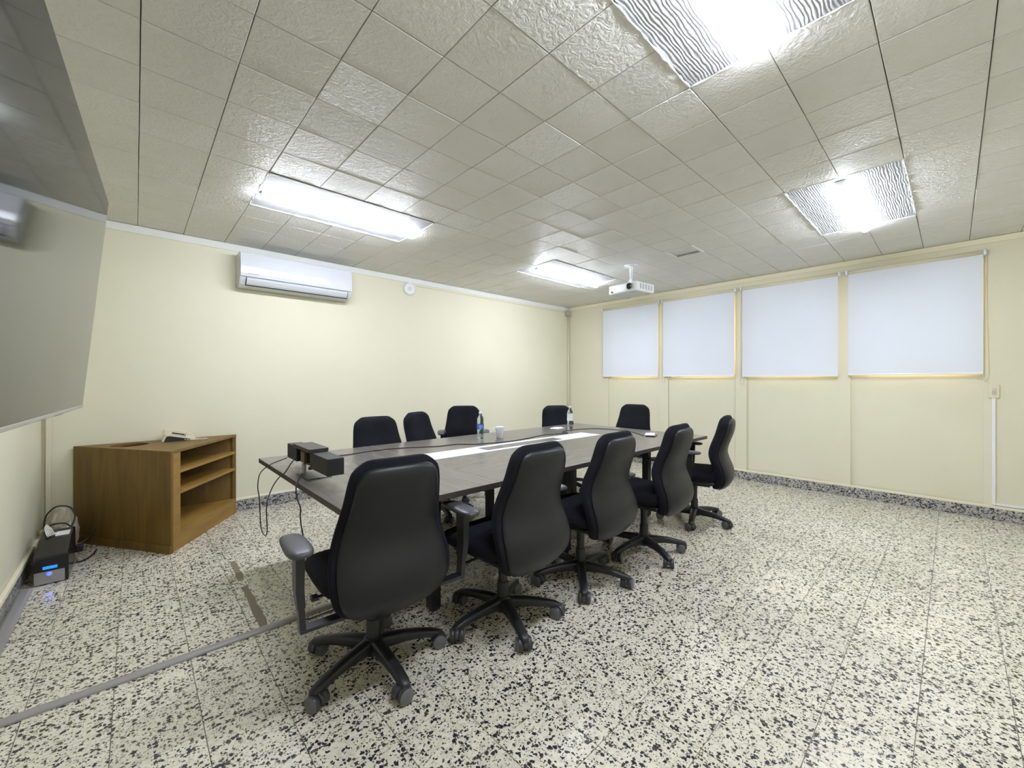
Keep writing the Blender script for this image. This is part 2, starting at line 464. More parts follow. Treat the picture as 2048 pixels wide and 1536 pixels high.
# skirting of terrazzo with a painted lip, wall by wall
for nm, bx, lip in (
    ('back', (XL, XR, YB - 0.014, YB, 0, 0.108), (XL, XR, YB - 0.012, YB, 0.108, 0.128)),
    ('right', (XR - 0.016, XR, YF, YB - 0.014, 0, 0.105), (XR - 0.014, XR, YF, YB - 0.014, 0.105, 0.128)),
    ('left', (XL, XL + 0.016, YF, YB - 0.014, 0, 0.105), (XL, XL + 0.022, YF, YB - 0.014, 0.105, 0.135)),
    ('front', (XL + 0.016, XR - 0.016, YF, YF + 0.014, 0, 0.105), None)):
    o = struct(MB().box(*bx, bev=0.003, seg=1).build('baseboard_' + nm, M_terrb))
    if lip: MB().box(*lip, bev=0.004, seg=2).build('painted_lip', M_sill, o)
struct(MB().prism([(YB, H - 0.062), (YB - 0.012, H - 0.062), (YB - 0.028, H - 0.006), (YB - 0.028, H - 0.003), (YB, H - 0.003)], XL, XR, 'x').build('trim_1', M_crown))
struct(MB().prism([(XR, H - 0.05), (XR - 0.012, H - 0.05), (XR - 0.032, H - 0.008), (XR - 0.032, H - 0.003), (XR, H - 0.003)], YF, YB - 0.03, 'y').build('trim_2', M_sill))
struct(MB().prism([(XL, H - 0.05), (XL + 0.012, H - 0.05), (XL + 0.028, H - 0.008), (XL + 0.028, H - 0.003), (XL, H - 0.003)], YF, YB - 0.03, 'y').build('trim_3', M_crown))

# ------------------------------------------------------------------ ceiling lights
M_tube = mat('lit_tube_diffuser', (0.9, 0.9, 0.9, 1), 0.4, emis=(0.92, 0.97, 1.09, 1), estr=LAMP)
light_lab = ['lit tube light on a white ceiling panel above the wall air conditioner',
             'lit tube light on the ceiling nearest the back corner, just left of the projector',
             'lit tube light cut off by the top edge, on a grained white panel',
             'lit tube light on a grained white panel above the widest window blinds']
tubes = [(0.648, 1.838, 3.302), (3.45, 4.64, 3.315), (0.645, 1.825, 0.52), (3.43, 4.62, 0.507)]
for (p, (x0, x1, y), lab) in zip(PANELS, tubes, light_lab):
    root = tag(empty('ceiling_light', ((p[0] + p[1]) / 2, (p[2] + p[3]) / 2, H)), lab, 'light', 'tube lights on the ceiling')
    cx, cy = root.location.x, root.location.y
    m = cham(p[1] - p[0] - 0.008, p[3] - p[2] - 0.008, 0.018, 0.002, up=False); m.build('backing_panel', M_panel, root, loc=(0, 0, 0.001))
    # lumpy bead of plaster along the rim of the panel
    bd = MB(); hw, hh = (p[1] - p[0]) / 2, (p[3] - p[2]) / 2
    for (ax, ay), (ex, ey) in (((-hw, -hh), (hw, -hh)), ((hw, -hh), (hw, hh)), ((hw, hh), (-hw, hh)), ((-hw, hh), (-hw, -hh))):
        n = int(math.hypot(ex - ax, ey - ay) / 0.03); pts = []; rad = []
        for i in range(n + 1):
            u = i / n
            pts.append((ax + (ex - ax) * u + rnd.gauss(0, 0.0016), ay + (ey - ay) * u + rnd.gauss(0, 0.0016), 0.0005)); rad.append(max(0.0012, rnd.gauss(0.0042, 0.0016)))
        bd.sweep(pts, rad, 6, 1)
    bd.build('plaster_bead', M_caulk, root)
    MB().box(x0 - cx, x1 - cx, y - cy - 0.03, y - cy + 0.03, -0.020, 0.0, 0.002).build('housing', M_wplast, root)
    prof = [(0.032 * math.cos(PI + PI * k / 10), -0.0202 + 0.024 * math.sin(PI + PI * k / 10)) for k in range(11)]
    MB().prism([(y - cy + a, z) for a, z in prof], x0 - cx + 0.004, x1 - cx - 0.004, 'x').build('diffuser', M_tube, root)
    for e in (x0 - cx, x1 - cx - 0.0035):
        MB().prism([(y - cy + a * 0.6, -0.0202 + (z + 0.0202) * 0.55) for a, z in prof], e, e + 0.0035, 'x').build('end_cap', M_wplast, root)

# recessed ceiling hatch
root = tag(empty('ceiling_hatch', (HATCH[0] + CT / 2, HATCH[1] + CT / 2, H)), 'small square ceiling hatch with a shadowed recess beside the projector', 'hatch')
m = MB(); q = CT / 2 - 0.003
for x0, x1, y0, y1 in ((-q, q, -q, -q + 0.03), (-q, q, q - 0.03, q), (-q, -q + 0.03, -q + 0.03, q - 0.03), (q - 0.03, q, -q + 0.03, q - 0.03)):
    m.box(x0, x1, y0, y1, -0.006, 0.0155, 0.0015, 1)
m.build('frame', M_tile, root)
MB().box(-q + 0.03, q - 0.062, -q + 0.03, q - 0.03, 0.006, 0.0155).build('lid', M_tile, root)
MB().box(q - 0.062, q - 0.03, -q + 0.03, q - 0.03, 0.0135, 0.0155).build('slot_shade', M_gap, root)  # near-black plate gives the gap beside the lid its shadow

# ------------------------------------------------------------------ roller blinds
M_blind = bpy.data.materials.new('white_blind_fabric'); M_blind.use_nodes = True
t = M_blind.node_tree; p = t.nodes['Principled BSDF']
p.inputs['Base Color'].default_value = (0.84, 0.865, 0.91, 1); p.inputs['Roughness'].default_value = 0.75; p.inputs['Specular IOR Level'].default_value = 0.2
tl = t.nodes.new('ShaderNodeBsdfTranslucent'); tl.inputs['Color'].default_value = (0.46, 0.64, 0.98, 1)
mx = t.nodes.new('ShaderNodeMixShader'); mx.inputs[0].default_value = 0.16
t.links.new(p.outputs[0], mx.inputs[1]); t.links.new(tl.outputs[0], mx.inputs[2]); t.links.new(mx.outputs[0], t.nodes['Material Output'].inputs[0])
BL = [(3.006, 3.989, 1.353), (1.945, 2.927, 1.347), (0.870, 1.849, 1.336), (-0.193, 0.782, 1.343)]
blind_lab = ['narrowest-looking white roller blind, nearest the back corner under the projector',
             'white roller blind second from the back corner, dark gap at its right edge',
             'white roller blind second from the wall socket, between two cream pilasters',
             'largest-looking white roller blind, right beside the wall socket']
XB = XR - 0.032
for i, ((y0, y1, zb), lab) in enumerate(zip(BL, blind_lab)):
    root = tag(empty('roller_blind', (XR, (y0 + y1) / 2, zb)), lab, 'blind', 'white roller blinds over the windows')
    P = lambda m, nm, mt: m.build(nm, mt, root)
    hw = (y1 - y0) / 2; zt = 2.448 - zb
    dx = XB - XR
    P(MB().box(dx - 0.0007, dx + 0.0007, -hw, hw, 0.0, zt), 'fabric', M_blind)
    P(MB().box(dx - 0.006, dx + 0.006, -hw + 0.003, hw - 0.003, -0.006, 0.010, 0.003), 'bottom_bar', M_wplast)
    m = MB(); m.lathe([(0.020, -hw), (0.020, hw)], 16, Matrix.Translation((dx + 0.004, 0, zt + 0.020)) @ Matrix.Rotation(-PI / 2, 4, 'X'))
    P(m, 'roller', M_cream)
    for s in (-1, 1):
        m = MB(); m.lathe([(0.010, 0), (0.029, 0.001), (0.029, 0.016), (0.020, 0.021)], 16, Matrix.Translation((dx + 0.004, s * (hw + 0.002), zt + 0.020)) @ Matrix.Rotation(-s * PI / 2, 4, 'X'))
        m.box(dx + 0.002, -0.0005, s * (hw + 0.004) - 0.004, s * (hw + 0.004) + 0.004, zt - 0.004, zt + 0.044)
        P(m, 'bracket', M_wplast)
    s = -1 if i == 3 else 1
    yc = s * (hw + 0.018)
    low = -0.10 if i != 3 else -0.06
    m = MB(); m.sweep([(dx + 0.012, yc, zt + 0.01), (dx + 0.016, yc + s * 0.002, zt * 0.5), (dx + 0.018, yc + s * 0.014, 0.05), (dx + 0.020, yc + s * 0.010, low + 0.03), (dx + 0.022, yc - s * 0.010, low), (dx + 0.024, yc - s * 0.030, low + 0.03), (dx + 0.026, yc - s * 0.020, 0.2), (dx + 0.026, yc, zt + 0.01)], 0.0022, 6, 6)
    P(m, 'bead_chain', M_cream)

# ------------------------------------------------------------------ wall fittings
# switch plate with its duct
root = tag(empty('wall_socket', (XR, -0.258, 1.18)), 'cream wall socket plate at right with a white duct running down', 'socket')
MB().box(-0.012, -0.0005, -0.034, 0.034, -0.063, 0.063, 0.003).build('plate', M_cream, root)
MB().box(-0.017, -0.012, -0.012, 0.010, 0.012, 0.034, 0.002).build('rocker', M_beige, root)
m = MB()
for dy in (-0.012, -0.002, 0.009):
    for dz in (-0.006, -0.024):
        m.box(-0.0135, -0.0119, dy - 0.0015, dy + 0.0015, dz - 0.005, dz + 0.004)
m.build('slot', M_gap, root)
m = MB(); m.box(-0.014, -0.0005, -0.010, 0.012, -1.045, -0.0635, 0.002); m.box(-0.014, -0.0005, YF + 0.26, -0.0105, -1.045, -1.027, 0.002)
m.build('duct', M_wplast, root)
MB().sweep([(-0.03, 0.07, 0.14), (-0.025, 0.05, 0.10), (-0.013, 0.022, 0.068)], 0.0015, 6, 5).build('cord', M_cream, root)

# air conditioner
X0, X1 = 0.722, 1.772
root = tag(empty('air_conditioner', ((X0 + X1) / 2, YB, 2.18)), 'long white split air conditioner on the back wall below the ceiling trim', 'air conditioner')
hw = (X1 - X0) / 2
body = [(0, 0.01), (0, 0.325), (-0.17, 0.325), (-0.19, 0.31), (-0.198, 0.09), (-0.185, 0.062), (-0.15, 0.02), (-0.10, 0.0), (-0.03, 0.0)]
me = MB().prism([(y - 0.0005, z) for y, z in body], -hw, hw, 'x', 0.004).build('body', M_ac, root)
fp = [(-0.186, 0.3195), (-0.197, 0.318), (-0.205, 0.306), (-0.213, 0.25), (-0.217, 0.18), (-0.2165, 0.12), (-0.212, 0.088), (-0.196, 0.088)]
o = MB().prism(fp, -hw + 0.002, hw - 0.002, 'x', 0.003).build('front_panel', M_ac, root)
vn = [(-0.203, 0.080), (-0.198, 0.060), (-0.178, 0.032), (-0.160, 0.018), (-0.152, 0.022), (-0.170, 0.038), (-0.188, 0.064), (-0.193, 0.080)]
MB().prism(vn, -hw + 0.055, hw - 0.045, 'x', 0.0015).build('vane', M_ac, root)
MB().prism([(-0.194, 0.0835), (-0.1985, 0.080), (-0.1925, 0.060), (-0.172, 0.030), (-0.1525, 0.0105), (-0.144, 0.016), (-0.165, 0.035), (-0.184, 0.062)], -hw + 0.049, hw - 0.039, 'x').build('outlet_slot', M_gap, root)
# faint maker's mark: a grey dash then a blue one
m = MB()
x = -hw + 0.065
for k in range(6): m.box(x + k * 0.0075, x + k * 0.0075 + 0.005, -0.2168, -0.2125, 0.112 + 0.0006 * k, 0.119 + 0.0006 * (k % 2))
m.build('maker_mark', M_logo_g, root)
m = MB()
for k in range(5): m.box(x + 0.046 + k * 0.0085, x + 0.046 + k * 0.0085 + 0.006, -0.2168, -0.2125, 0.113, 0.120)
m.build('maker_mark', M_logo_b, root)

# round access point, cable duct and corner box on the back wall
root = tag(empty('access_point', (2.586, YB, 2.46)), 'small round white disc mounted high on the back wall', 'access point')
MY = Matrix.Rotation(PI / 2, 4, 'X')
MB().lathe([(0.078, 0.0005), (0.081, 0.008), (0.078, 0.020), (0.060, 0.026)], 40, MY).build('cover', M_wplast, root)
MB().lathe([(0.026, 0.0262), (0.026, 0.0275), (0.024, 0.028)], 24, MY).build('centre_badge', M_wplast2, root)
root = tag(empty('junction_box', (5.735, YB, 2.50)), 'cream junction box in the back corner with a pipe running down', 'junction box')
MB().box(-0.045, 0.045, -0.06, -0.0005, -0.05, 0.045, 0.004).build('box', mat('aged_box_plastic', (0.46, 0.42, 0.33, 1), 0.5), root)
MB().box(-0.040, 0.040, -0.064, -0.0602, -0.045, 0.040, 0.002).build('lid', bpy.data.materials['aged_box_plastic'], root)
MB().lathe([(0.011, -2.37), (0.011, -0.0502)], 12, Matrix.Translation((0.03, -0.02, 0))).build('pipe', M_cream, root)
MB().box(-3.04, -0.046, -0.014, -0.0005, 0.012, 0.026, 0.003).build('cable_duct', M_cream, root)
root = tag(MB().box(XL + 0.0225, XL + 0.050, YB - 0.028, YB - 0.0145, 0.135, H - 0.065, 0.004).build('corner_duct', M_cream), 'thin cream cable duct up the back left corner behind the television', 'duct')
# white duct on the back wall skirting
root = tag(MB().box(0.98, 5.6, YB - 0.016, YB - 0.0125, 0.112, 0.127, 0.0012).build('skirting_duct', M_wplast), 'thin white duct along the top of the back wall skirting', 'duct')

# ------------------------------------------------------------------ television on its arm
ty = Vector((0.0405, 0.9992, 0)).normalized()      # along the screen, away from the lens
tilt = R(5.1)
tn0 = Vector((ty.y, -ty.x, 0))
up = (Vector((0, 0, 1)) * math.cos(tilt) + tn0 * math.sin(tilt)).normalized()
tn = ty.cross(up).normalized()
org = Vector((-0.153, 2.32, 1.168))                # lower far corner of the screen
TW, TH = 1.45, 0.83
root = tag(empty('television', (-0.26, 1.62, 1.168)), 'large flat television with a glossy dark screen, tilted out from the left wall', 'television')
Mt = Matrix(((tn.x, ty.x, up.x, org.x), (tn.y, ty.y, up.y, org.y), (tn.z, ty.z, up.z, org.z), (0, 0, 0, 1)))
if (Vector((Mt[0][0], Mt[1][0], 0))).dot(Vector((1, 0, 0))) < 0: raise RuntimeError('tv')
Mt = Matrix.Translation(-root.location) @ Mt
M_screen = mat('dark_glossy_screen', (0.008, 0.008, 0.009, 1), 0.05, spec=0.28)
M_bezel = mat('silver_bezel', (0.42, 0.40, 0.36, 1), 0.4, metal=0.3)
MB().box(-0.003, 0.0, -TW + 0.004, -0.004, 0.012, TH - 0.004, M=Mt).build('screen', M_screen, root)
MB().box(-0.028, -0.0032, -TW, 0, 0.0125, TH, 0.002, M=Mt).build('casing', M_black, root)
MB().box(-0.030, 0.001, -TW, 0, 0.0, 0.0118, 0.002, M=Mt).build('bottom_bezel', M_bezel, root)
MB().box(-0.026, -0.012, -0.42, -0.30, -0.008, -0.0002, 0.002, M=Mt).build('sensor_tab', M_black, root)
MB().box(-0.075, -0.0282, -TW + 0.15, -0.15, 0.10, 0.60, 0.015, M=Mt).build('rear_housing', M_black, root)
m = MB(); m.box(-0.10, -0.0752, -0.95, -0.50, 0.25, 0.60, 0.004, M=Mt); m.build('mount_plate', M_metal_blk, root)
a = root.location
m = MB()
for z in (1.55, 1.66):
    m.sweep([(XL + 0.03 - a.x, 1.75 - a.y, z - a.z), (-0.40 - a.x, 1.45 - a.y, z - a.z), (-0.255 - a.x, 1.62 - a.y, z - a.z)], 0.016, 8, 1)
m.box(XL + 0.001 - a.x, XL + 0.03 - a.x, 1.62 - a.y, 1.88 - a.y, 1.45 - a.z, 1.78 - a.z, 0.004)
m.build('wall_arm', M_metal_blk, root)

# ------------------------------------------------------------------ conference table
TX0, TX1, TY0, TY1, TZ = 0.622, 4.085, 1.620, 3.240, 0.742
root = tag(empty('conference_table', ((TX0 + TX1) / 2, (TY0 + TY1) / 2, 0)), 'long dark taupe conference table with a white strip down its middle', 'table')
ox, oy = root.location.x, root.location.y
def tp(m, nm, mt): return m.build(nm, mt, root)
S1, S2 = 1.412, 3.395
TT = 0.030
def slab(x0, x1, mt):
    m = MB(); m.box(x0 - ox, x1 - ox, TY0 - oy, TY1 - oy, TZ - TT, TZ, 0.0015, 1, idx=1)
    for f in m.bm.faces:
        f.normal_update()
    o = tp(m, 'top_section', [mt, M_edge])
    for pl in o.data.polygons: pl.material_index = 0 if pl.normal.z > 0.5 else 1
slab(TX0, S1 - 0.001, M_topb); slab(S1 + 0.001, S2 - 0.001, M_top); slab(S2 + 0.001, TX1, M_topb)
M_seam = mat('pale_seam', (0.26, 0.24, 0.21, 1), 0.4)
for x in (S1, S2): tp(MB().box(x - ox - 0.00095, x - ox + 0.00095, TY0 - oy + 0.002, TY1 - oy - 0.002, TZ - 0.02, TZ - 0.0003), 'seam_strip', M_seam)
IX0, IX1, IY0, IY1 = 1.44, 3.385, 2.365, 2.605
tp(MB().box(IX0 - ox, IX1 - ox, IY0 - oy, IY1 - oy, TZ + 0.0002, TZ + 0.002, 0.0008, 1), 'white_insert', M_white)
fl = tp(MB().box(1.985 - ox, 2.86 - ox, 2.418 - oy, 2.528 - oy, TZ + 0.0021, TZ + 0.004, 0.0008, 1), 'cable_flap', M_top)
tp(MB().box(1.975 - ox, 2.87 - ox, 2.528 - oy, 2.536 - oy, TZ + 0.0021, TZ + 0.0032), 'flap_slot', M_gap)
for x in (1.22, 2.36, 3.55):
    for y in (1.965, 2.85):
        m = MB(); m.box(x - ox - 0.03, x - ox + 0.03, y - oy - 0.03, y - oy + 0.03, 0.012, TZ - TT - 0.05, 0.003)
        lg = tp(m, 'leg', M_metal_blk)
        MB().lathe([(0.024, 0.0), (0.024, 0.0118)], 14, Matrix.Translation((x - ox, y - oy, 0))).build('foot', M_black, lg)
    tp(MB().box(x - ox - 0.03, x - ox + 0.03, 1.80 - oy, 3.06 - oy, TZ - TT - 0.0498, TZ - TT - 0.0002, 0.002), 'cross_rail', M_metal_blk)
for y in (1.965, 2.85):
    for xa, xb in ((1.2502, 2.3298), (2.3902, 3.5198)):
        tp(MB().box(xa - ox, xb - ox, y - oy - 0.02, y - oy + 0.02, TZ - TT - 0.045, TZ - TT - 0.0002, 0.002), 'long_rail', M_metal_blk)
tp(MB().box(1.7 - ox, 3.1 - ox, 2.40 - oy, 2.55 - oy, TZ - TT - 0.14, TZ - TT - 0.055, 0.004), 'cable_tray', M_metal_blk)

# ------------------------------------------------------------------ office chairs
# side profile of the back: height, middle plane behind the column, half width
BK = [(0.325, -0.200, 0.115), (0.36, -0.238, 0.178), (0.41, -0.272, 0.217), (0.46, -0.282, 0.235), (0.52, -0.272, 0.241), (0.58, -0.248, 0.236),
      (0.64, -0.230, 0.222), (0.70, -0.236, 0.208), (0.76, -0.256, 0.196), (0.82, -0.277, 0.187), (0.88, -0.291, 0.179), (0.925, -0.296, 0.168), (0.962, -0.292, 0.142)]
def bk(z):
    z = min(max(z, BK[0][0]), BK[-1][0])
    for i in range(len(BK) - 1):
        if BK[i][0] <= z <= BK[i + 1][0]:
            def cr(k):
                p1, p2 = BK[i][k], BK[i + 1][k]; p0 = BK[max(i - 1, 0)][k]; p3 = BK[min(i + 2, len(BK) - 1)][k]
                u = (z - BK[i][0]) / (BK[i + 1][0] - BK[i][0])
                return 0.5 * ((2 * p1) + (p2 - p0) * u + (2 * p0 - 5 * p1 + 4 * p2 - p3) * u * u + (3 * p1 - p0 - 3 * p2 + p3) * u ** 3)
            return cr(1), cr(2)
def back_mesh(name, z0, z1, grow, tf, tb, yoff, mt, n=4.0, wrap=0.028):
    """pillow shape that follows the profile: front thickness tf, rear thickness tb"""
    m = MB(); rows = 34; cols = 22; secs = []
    for i in range(rows + 1):
        s = -math.cos(PI * i / rows)                       # -1 .. 1, dense at the ends
        z = (z0 + z1) / 2 + s * (z1 - z0) / 2
        yc, hw = bk(z)
        e = max(0.0, 1 - abs(s) ** 14) ** (1 / 3.0)        # rounded corners at top and foot
        ee = max(0.0, 1 - abs(s) ** 9) ** (1 / 2.2)
        hw2 = (hw + grow) * (0.55 + 0.45 * e) if i not in (0, rows) else (hw + grow) * 0.5
        ring = []
        K = 2 * cols
        for k in range(K):
            ph = 2 * PI * k / K
            c, sn = math.cos(ph), math.sin(ph)
            tx = math.copysign(abs(c) ** (2 / n), c); ts = math.copysign(abs(sn) ** (2 / 2.6), sn)
            x = hw2 * tx
            y = yc + yoff + ts * (tf if sn > 0 else tb) * (0.12 + 0.88 * ee) + wrap * tx * tx * (hw2 / 0.23)
            ring.append((x, y, z))
        secs.append(ring)
    m.loft(secs)
    me = m.mesh(name, True); me.materials.append(mt); return me
me_shell = back_mesh('back_shell', 0.322, 0.944, -0.010, 0.006, 0.028, -0.012, M_shell, 4.6)
me_cush = back_mesh('back_cushion', 0.335, 0.970, 0.010, 0.088, 0.018, 0.004, M_fab, 3.6)
def seat_mesh():
    m = MB(); rows = 26; secs = []
    for i in range(rows + 1):
        s = -math.cos(PI * i / rows)
        y = 0.02 + s * 0.25
        e = max(0.0, 1 - abs(s) ** 5) ** (1 / 2.4)
        hw = (0.252 - 0.012 * (s < 0) * s * s) * (0.62 + 0.38 * e)
        th = 0.055 * (0.10 + 0.90 * e)
        zc = 0.450 - (0.030 * max(0, s - 0.35) ** 1.4 * 1.6) + 0.008 * s * s
        ring = []
        for k in range(40):
            ph = 2 * PI * k / 40; c, sn = math.cos(ph), math.sin(ph)
            tx = math.copysign(abs(c) ** (2 / 3.6), c); tz = math.copysign(abs(sn) ** (2 / 2.6), sn)
            ring.append((hw * tx, y, zc + tz * th - 0.010 * (1 - tx * tx) * (tz > 0)))
        secs.append(ring)
    m.loft(secs); me = m.mesh('seat', True); me.materials.append(M_fab); return me
me_seat = seat_mesh()
m = MB(); m.box(-0.20, 0.20, -0.19, 0.22, 0.385, 0.412, 0.012); me_pan = m.mesh('seat_pan'); me_pan.materials.append(M_base)
m = MB(); m.box(-0.075, 0.075, -0.14, 0.10, 0.335, 0.3845, 0.012); m.box(-0.23, -0.075, 0.02, 0.035, 0.358, 0.368, 0.003); m.box(-0.255, -0.225, 0.01, 0.045, 0.354, 0.372, 0.004)
me_mech = m.mesh('tilt_mechanism'); me_mech.materials.append(M_base)
m = MB(); m.prism([(-0.10, 0.345), (-0.10, 0.375), (-0.21, 0.365), (-0.232, 0.40), (-0.222, 0.52), (-0.205, 0.52), (-0.205, 0.40), (-0.205, 0.345)], -0.035, 0.035, 'x', 0.003)
me_bar = m.mesh('back_bar'); me_bar.materials.append(M_metal_blk)
m = MB(); m.lathe([(0.030, 0.09), (0.031, 0.20), (0.029, 0.205), (0.025, 0.206), (0.025, 0.30), (0.027, 0.302), (0.027, 0.3345)], 20)
me_col = m.mesh('gas_column'); smooth_by_angle(me_col); me_col.materials.append(M_base)
m = MB(); m.lathe([(0.030, 0.052), (0.046, 0.058), (0.050, 0.085), (0.046, 0.118), (0.034, 0.128)], 20)
me_hub = m.mesh('base_hub'); smooth_by_angle(me_hub); me_hub.materials.append(M_base)
m = MB(); secs = []
for r_, zt, w, d in ((0.030, 0.124, 0.030, 0.062), (0.08, 0.121, 0.029, 0.055), (0.14, 0.115, 0.026, 0.046), (0.20, 0.105, 0.024, 0.040), (0.25, 0.094, 0.023, 0.037), (0.285, 0.084, 0.022, 0.034), (0.305, 0.076, 0.017, 0.026), (0.311, 0.070, 0.010, 0.016)):
    ring = []
    for k in range(16):
        ph = 2 * PI * k / 16; c, sn = math.cos(ph), math.sin(ph)
        ring.append((r_, w * math.copysign(abs(c) ** (2 / 3.2), c), zt - d / 2 + d / 2 * math.copysign(abs(sn) ** (2 / 3.2), sn)))
    secs.append(ring)
m.loft(secs); me_leg = m.mesh('base_leg'); smooth_by_angle(me_leg, 50); me_leg.materials.append(M_base)
m = MB(); m.lathe([(0.008, 0.030), (0.008, 0.064)], 10)
hd = [(0.033 * math.cos(PI * k / 8) - 0.008, 0.029 + 0.031 * math.sin(PI * k / 8)) for k in range(9)] + [(-0.036, 0.026), (0.020, 0.026)]
m.prism(hd, -0.008, 0.008, 'y', 0.002)
me_hood = m.mesh('caster'); smooth_by_angle(me_hood); me_hood.materials.append(M_wheel)
MX = Matrix.Rotation(PI / 2, 4, 'X')
m = MB(); m.lathe([(0.022, -0.0105), (0.0265, -0.0095), (0.0285, -0.005), (0.0285, 0.006), (0.026, 0.0105)], 22, MX, 0)
m.lathe([(0.0215, 0.0106), (0.0245, 0.0112), (0.0215, 0.0125)], 22, MX, 1); m.lathe([(0.0255, -0.0098), (0.0272, -0.0100), (0.0255, -0.0112)], 22, MX, 1)
me_wheel = m.mesh('wheel'); smooth_by_angle(me_wheel); me_wheel.materials.append(M_wheel); me_wheel.materials.append(M_rim)
def pad_mesh():
    m = MB(); secs = []; n = 16
    for i in range(n + 1):
        s = -math.cos(PI * i / n); e = max(0, 1 - abs(s) ** 3.2) ** (1 / 2.4)
        w = 0.044 * (0.25 + 0.75 * e) * (1 - 0.10 * s); th = 0.0165 * (0.22 + 0.78 * e)
        ring = []
        for k in range(20):
            ph = 2 * PI * k / 20; c, sn = math.cos(ph), math.sin(ph)
            ring.append((w * math.copysign(abs(c) ** (2 / 3.0), c), 0.135 + s * 0.135, -0.0165 + th * math.copysign(abs(sn) ** (2 / 2.6), sn) - 0.010 * max(0, s) ** 2))
        secs.append(ring)
    m.loft(secs); me = m.mesh('arm_pad', True); me.materials.append(M_pad); return me
me_pad = pad_mesh()
post_cache = {}
def post_mesh(dx, zt):
    k = (round(dx, 3), round(zt, 3))
    if k not in post_cache:
        m = MB()        # upright under the pad, then a bracket going in under the seat; made for the right-hand side
        m.loft([[(sx * 0.015, 0.10 + sy * 0.034, zt - 0.026) for sx, sy in ((-1, -1), (1, -1), (1, 1), (-1, 1))],
                [(sx * 0.014, 0.10 + sy * 0.030, 0.52) for sx, sy in ((-1, -1), (1, -1), (1, 1), (-1, 1))],
                [(-0.006 + sx * 0.013, 0.10 + sy * 0.027, 0.46) for sx, sy in ((-1, -1), (1, -1), (1, 1), (-1, 1))]], smooth=False)
        m.loft([[(-0.006 + sx * 0.010, 0.10 + sy * 0.022, 0.4598) for sx, sy in ((-1, -1), (1, -1), (1, 1), (-1, 1))],
                [(-0.012 + sx * 0.010, 0.10 + sy * 0.022, 0.372) for sx, sy in ((-1, -1), (1, -1), (1, 1), (-1, 1))]], smooth=False)
        m.box(-dx + 0.14, -0.002, 0.10 - 0.024, 0.10 + 0.024, 0.366, 0.380, 0.003)
        me = m.mesh('arm_post'); me.materials.append(M_base); post_cache[k] = me
    return post_cache[k]
def make_chair(x, y, yaw, star, label, arms, dz=0.0, flip=None):
    """yaw: turn from facing +Y; star: angle of the first base leg in the room; arms: (side, dx, rear end, height)"""
    yaw = R(yaw)
    root = tag(empty('office_chair', (x, y, 0), yaw), label, 'chair', 'black office chairs around the table')
    up_ = (0, 0, dz)
    link('seat', me_seat, root, up_); link('seat_pan', me_pan, root, up_); link('tilt_mechanism', me_mech, root, up_)
    link('back_cushion', me_cush, root, up_); link('back_shell', me_shell, root, up_); link('back_bar', me_bar, root, up_)
    link('gas_column', me_col, root, up_); link('base_hub', me_hub, root)
    for k in range(5):
        a = R(star + 72 * k) - yaw
        link('base_leg', me_leg, root, None, (0, 0, a))
        ca = link('caster', me_hood, root, (0.288 * math.cos(a), 0.288 * math.sin(a), 0), (0, 0, rnd.uniform(0, 2 * PI)))
        ca.scale = (1.14, 1.14, 1.14)
        for s in (-1, 1):
            link('wheel', me_wheel, ca, (-0.008, s * 0.0195, 0.0285), (0, 0, 0 if s > 0 else PI))
    for s, dx, yr, zt in arms:
        ar = link('armrest', post_mesh(dx, zt), root, (s * dx, yr, dz))
        ar.scale = (s, 1, 1)
        link('arm_pad', me_pad, ar, (0.004, 0, zt))
    return root
L_, R_ = -1, 1
make_chair(0.788, 1.772, -4, 54, 'nearest black office chair, grey armrests out wide, at the front left of the table', [(L_, 0.345, -0.30, 0.69), (R_, 0.345, -0.30, 0.69)])
make_chair(1.444, 1.634, 2, 33, 'black office chair second from the left along the near side of the table', [(R_, 0.33, -0.16, 0.68)])
make_chair(2.098, 1.622, 3, 6, 'black office chair in the middle of the near side row', [(R_, 0.33, -0.20, 0.66)])
make_chair(2.790, 1.566, 5, 27, 'black office chair fourth along the near side, in front of the phone', [(R_, 0.30, -0.16, 0.66)])
make_chair(3.745, 1.600, 15, 54, 'black office chair seen side-on at the right end of the near side', [(L_, 0.27, -0.09, 0.68), (R_, 0.31, -0.03, 0.68)])
make_chair(1.51, 3.095, 180, 10, 'black office chair behind the table nearest the wooden cabinet', [(L_, 0.265, -0.12, 0.66), (R_, 0.265, -0.12, 0.66)])
make_chair(2.14, 3.34, 206, 40, 'black office chair turned sideways behind the table, showing a slim back', [(L_, 0.262, -0.12, 0.66), (R_, 0.262, -0.12, 0.66)])
make_chair(2.68, 3.69, 144, 20, 'black office chair with both armrests showing, pushed back near the back wall', [(L_, 0.238, -0.11, 0.715), (R_, 0.238, -0.11, 0.715)], 0.015)
make_chair(3.765, 3.14, 154, 50, 'black office chair behind the bottle with the white label', [(L_, 0.29, -0.12, 0.66), (R_, 0.29, -0.12, 0.66)])
make_chair(4.37, 2.69, 97, 15, 'black office chair at the far end of the table in front of the blinds', [(L_, 0.28, -0.12, 0.66), (R_, 0.28, -0.12, 0.66)], 0.012)

